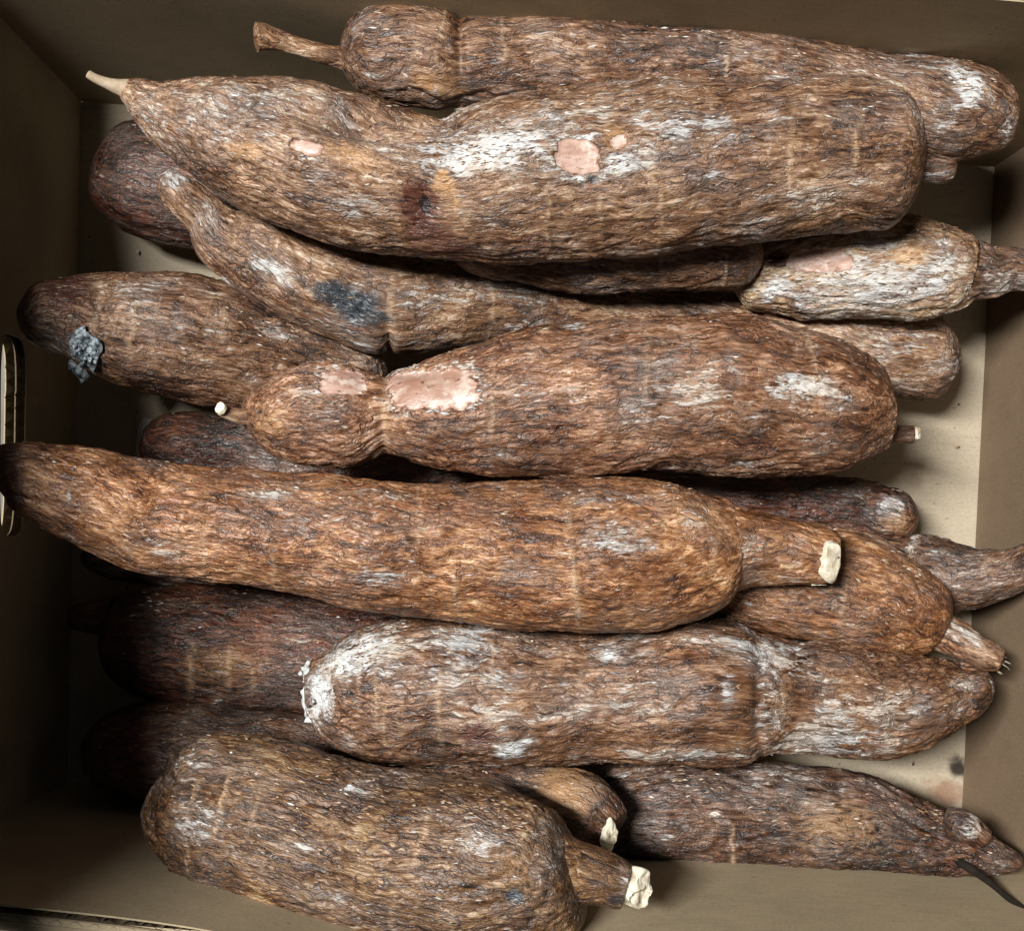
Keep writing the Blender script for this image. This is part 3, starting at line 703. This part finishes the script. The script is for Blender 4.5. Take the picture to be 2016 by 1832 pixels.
# 9 long orange root
e = root('long orange brown root across the middle with a white cut neck at its right', 'orange',
    [(-14,885,985),(10,870,992),(40,863,1004),(90,868,1030),(150,877,1060),(220,890,1095),(300,903,1125),(400,917,1141),(500,926,1153),(600,938,1171),(700,947,1190),(800,950,1205),(900,950,1216),(1000,948,1226),(1100,944,1235),(1200,941,1241),(1300,946,1236),(1380,957,1207),(1430,975,1172),(1470,1000,1145)],
    [(-14,.145),(300,.128),(900,.118),(1470,.112)], 26, 35, 9,
    [('S',1220,1060,100,48,0,.72),('S',1200,978,140,20,0,.6),('S',1020,1130,100,36,0,.5),('S',740,1135,100,26,0,.62),('S',320,1075,42,32,0,.65),('S',255,1060,60,34,0,.55),('S',530,975,70,16,0,.7),('S',750,977,80,12,0,.6),('S',136,975,8,18,0,.9),('S',260,1091,9,7,0,1.0),('R',15,940,45,80,0,.9),('R',500,935,300,14,2,.4),  # first S is a painted waxy highlight; both R marks paint in shade
     ('L',540,1120,5,45,-4,.8),('L',895,1160,5,50,-8,.9),('L',1133,1160,6,75,-6,1.0),('L',1120,1015,5,30,0,.7),('L',400,1085,5,40,0,.6),('L',1405,1100,6,60,10,.5)],
    (), 3, 1300)
limb(e, 'cut_neck', 'orange', [(1370,970,1205),(1420,990,1178),(1470,1003,1157),(1520,1012,1150),(1580,1028,1150),(1625,1042,1150),(1640,1050,1148)], [(1425,.112),(1640,.108)], 0, 4, 37, [('S',1460,1080,60,45,0,.62),('S',1560,1080,60,30,0,.4),('R',1600,1100,20,30,0,.5)])
disc('cut_face', at(1634, 1103, .1185), (.42, 0, .9), .0046, .0085, FLESH, e, 9, .0016, .0002)
fibres('torn_fibres', at(1595, 1146, .107), np.array([1, -.15, .1]), 3, .010, .0006, .0008, FLESH, e, 19)

# 10 tapering root under the long one
e = root('orange tapering root at the right beneath the cut neck with a woody tail', 'orange',
    [(1330,1050,1180),(1400,1040,1202),(1450,1035,1226),(1520,1030,1249),(1600,1032,1268),(1680,1045,1281),(1750,1078,1289),(1800,1112,1291),(1840,1150,1286),(1868,1185,1272)], [(1330,.075),(1868,.07)], 40, 30, 10,
    [('S',1640,1190,60,24,10,.42),('S',1700,1205,70,20,20,.35),('S',1430,1200,60,14,20,.45),('L',1660,1190,6,50,10,.9),('L',1465,1135,6,16,0,1.0)], (), 3, 600)
limb(e, 'woody_tail', 'tan', [(1840,1196,1276),(1880,1218,1292),(1920,1244,1308),(1955,1266,1322),(1974,1280,1322)], [(1845,.07),(1972,.078)], 0, 5, 38, [('S',1900,1245,80,22,25,.7)], relief=1.3)
fibres('torn_fibres', at(1960, 1298, .078), np.array([1, -.5, .1]), 16, .004, .0006, .0018, STRAW, e, 20)
fibres('rootlet', at(1692, 1280, .058), np.array([.12, -1, -.35]), 1, .020, .0004, .0002, STRAW, e, 21)

# 11 deep root right
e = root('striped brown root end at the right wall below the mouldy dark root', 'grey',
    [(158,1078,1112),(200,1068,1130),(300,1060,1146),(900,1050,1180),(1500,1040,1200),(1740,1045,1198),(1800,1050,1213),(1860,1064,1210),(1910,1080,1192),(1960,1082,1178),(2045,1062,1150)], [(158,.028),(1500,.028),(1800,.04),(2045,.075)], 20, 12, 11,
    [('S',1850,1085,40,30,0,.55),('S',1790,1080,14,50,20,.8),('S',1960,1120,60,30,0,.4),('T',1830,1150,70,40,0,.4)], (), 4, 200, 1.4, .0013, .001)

# 12 dark red root lower left
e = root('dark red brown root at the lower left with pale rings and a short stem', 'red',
    [(196,1185,1300),(240,1162,1336),(300,1151,1368),(400,1153,1388),(500,1160,1398),(600,1170,1402),(800,1190,1410),(1000,1210,1410)], [(196,.036),(1000,.034)], 42, 60, 12,
    [('L',373,1310,6,48,0,1.0),('L',450,1312,5,42,0,.9),('L',496,1330,4,36,0,.8),('S',580,1260,60,12,0,.45),('S',370,1192,80,14,0,.34),('T',440,1310,110,50,0,.4),('S',430,1375,14,8,0,.8)], (), 3, 450, 1, .0012, .0009)
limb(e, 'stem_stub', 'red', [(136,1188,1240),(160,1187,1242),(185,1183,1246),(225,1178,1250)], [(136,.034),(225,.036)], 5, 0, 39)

# 13 crusted root
e = root('pale crusted root in the lower right half with a chalky blunt left end', 'crusted',
    [(600,1312,1420),(625,1292,1437),(660,1265,1466),(700,1246,1485),(750,1230,1497),(820,1221,1505),(950,1224,1509),(1100,1234,1499),(1200,1238,1495),(1300,1228,1495),(1400,1218,1501),(1450,1224,1497),(1500,1242,1480),(1540,1258,1473),(1600,1262,1481),(1700,1274,1486),(1800,1284,1470),(1870,1293,1435),(1920,1305,1405),(1955,1320,1385)],
    [(600,.088),(1400,.085),(1700,.07),(1955,.06)], 9, 30, 13,
    [('S',630,1362,40,80,0,1.0),('S',715,1285,120,54,-20,.98),('S',900,1330,140,66,0,.6),('S',1000,1262,110,32,0,.42),('S',1200,1288,32,20,0,1.0),('S',1005,1468,55,30,-10,1.0),('S',1000,1400,90,30,0,.4),('S',1240,1350,150,50,0,.36),('S',1520,1380,42,105,0,.72),('S',1740,1400,140,55,-5,.72),('S',1900,1345,34,24,0,.8),('S',1410,1484,90,10,0,.7),('S',1360,1235,20,16,0,.7),('S',1640,1310,90,40,0,.35),
     ('R',935,1446,42,28,0,1.0),('S',1430,1355,22,60,2,.7),('L',740,1370,6,50,0,.9),('L',866,1375,6,75,0,.9),('T',1540,1380,26,40,0,.4),('D',1020,1430,20,26,0,.5)],
    [(1495,1370,14,140,0,.0022),(1880,1340,30,26,0,.003)], 4, 1300, 1.3)
CHALK = plain_material('chalk_crust', (.40, .43, .42), (.72, .76, .75), 420)
disc('mould_crust', at(613, 1374, .097), (-.74, 0.05, .67), .0056, .0098, CHALK, e, 12, .0016, .0013)
disc('mould_crust', at(668, 1312, .1065), (-.5, 0.5, .75), .0060, .0040, CHALK, e, 13, .0006, .0010)
clump('crust_grains', at(606, 1330, .092), (.002, .006, .005), 60, CHALK, e, 12)
limb(e, 'end_knob', 'grey', [(1862,1315,1410),(1900,1308,1412),(1930,1315,1400),(1952,1328,1385)], [(1862,.065),(1952,.068)], 14, 18, 40, [('S',1905,1345,30,22,0,.8)], lump=1.6)

# 14 deep root bottom-left to centre
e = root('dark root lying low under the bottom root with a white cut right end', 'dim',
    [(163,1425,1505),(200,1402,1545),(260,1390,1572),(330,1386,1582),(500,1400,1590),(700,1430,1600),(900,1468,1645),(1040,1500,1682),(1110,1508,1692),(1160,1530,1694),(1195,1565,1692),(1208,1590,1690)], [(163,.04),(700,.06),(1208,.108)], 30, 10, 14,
    [('R',240,1480,90,100,0,.9),('S',330,1400,80,14,0,.34),('T',1110,1560,70,60,20,.8),('S',1100,1560,60,50,20,.5),('S',1160,1590,30,40,20,.55)], (), 3, 350, 1, .0012, .0009)  # T paints the right end as lit against the darkened bark
disc('cut_face', at(1200, 1646, .117), (.62, -.1, .76), .0034, .0076, FLESH, e, 14, .001, .0005)

# 15 bottom root
e = root('thick olive brown root at the bottom edge with a white broken neck', 'olive',
    [(312,1500,1590),(326,1478,1632),(350,1458,1680),(390,1442,1720),(450,1440,1750),(520,1446,1780),(600,1470,1808),(700,1500,1836),(800,1520,1854),(900,1533,1866),(1000,1560,1868),(1070,1585,1856),(1110,1602,1832),(1145,1625,1795)],
    [(312,.115),(600,.135),(1145,.155)], 22, 35, 15,
    [('S',385,1622,58,50,35,.85),('D',385,1622,40,34,35,.35),('S',590,1670,56,26,10,.72),('S',690,1545,32,7,-30,.9),('S',950,1660,110,48,-10,.6),('S',480,1700,80,20,30,.5),('S',370,1500,16,10,0,.7),('S',650,1770,130,24,15,.5),('S',900,1600,90,30,0,.38),('D',1010,1762,26,16,0,.9),('L',832,1650,6,55,18,.9),('L',495,1600,5,40,20,.6),('R',600,1815,200,24,12,.6),('T',1000,1700,70,60,0,.4)],  # long R mark on the lower edge paints the underside's shade
    [(1010,1762,22,14,0,.002),(950,1740,90,7,-20,.0012),(1040,1720,50,7,30,.0012)], 3, 1300, 1.25)
limb(e, 'broken_neck', 'olive', [(1100,1640,1792),(1140,1662,1780),(1180,1676,1780),(1220,1694,1790),(1236,1702,1792)], [(1100,.155),(1236,.158)], 0, 5, 41, [('S',1225,1740,16,50,0,.5),('D',1215,1770,30,20,0,.7)])
disc('cut_face', at(1255, 1748, .160), (.55, -.15, .8), .0060, .0076, FLESH, e, 15, .0026, .0008)

# 16 bottom right root
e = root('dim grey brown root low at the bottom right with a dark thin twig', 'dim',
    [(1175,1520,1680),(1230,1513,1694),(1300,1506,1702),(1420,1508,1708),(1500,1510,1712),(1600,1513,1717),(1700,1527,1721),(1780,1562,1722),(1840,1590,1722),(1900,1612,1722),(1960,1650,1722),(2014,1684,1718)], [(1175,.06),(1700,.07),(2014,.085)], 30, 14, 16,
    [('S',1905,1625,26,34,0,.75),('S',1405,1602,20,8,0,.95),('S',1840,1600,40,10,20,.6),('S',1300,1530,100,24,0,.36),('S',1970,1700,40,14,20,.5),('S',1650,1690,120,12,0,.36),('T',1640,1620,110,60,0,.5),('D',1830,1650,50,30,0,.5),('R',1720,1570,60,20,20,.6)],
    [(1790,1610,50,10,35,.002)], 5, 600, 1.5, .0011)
limb(e, 'dark_twig', 'grey', [(1870,1674,1698),(1915,1702,1722),(1955,1733,1750),(1985,1759,1775),(2012,1779,1794),(2045,1806,1819)], [(1870,.085),(2045,.12)], 0, 3, 42, material=TWIG, lump=.4, relief=.4)
limb(e, 'woody_knob', 'dim', [(1858,1590,1640),(1890,1592,1650),(1920,1610,1665),(1945,1635,1680)], [(1858,.088),(1945,.088)], 12, 14, 43, [('S',1905,1625,40,30,30,.85)], relief=1.6, lump=1.8)

# 17 dark root upper-left, behind
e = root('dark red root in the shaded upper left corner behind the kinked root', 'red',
    [(182,285,370),(205,258,410),(250,240,448),(320,240,478),(400,250,490),(600,300,500),(850,360,500)], [(182,.045),(400,.045),(850,.05)], 34, 50, 17,
    [('S',195,350,18,30,0,.5),('S',360,470,40,10,10,.45)], (), 2, 200, 1, .0013, .001)
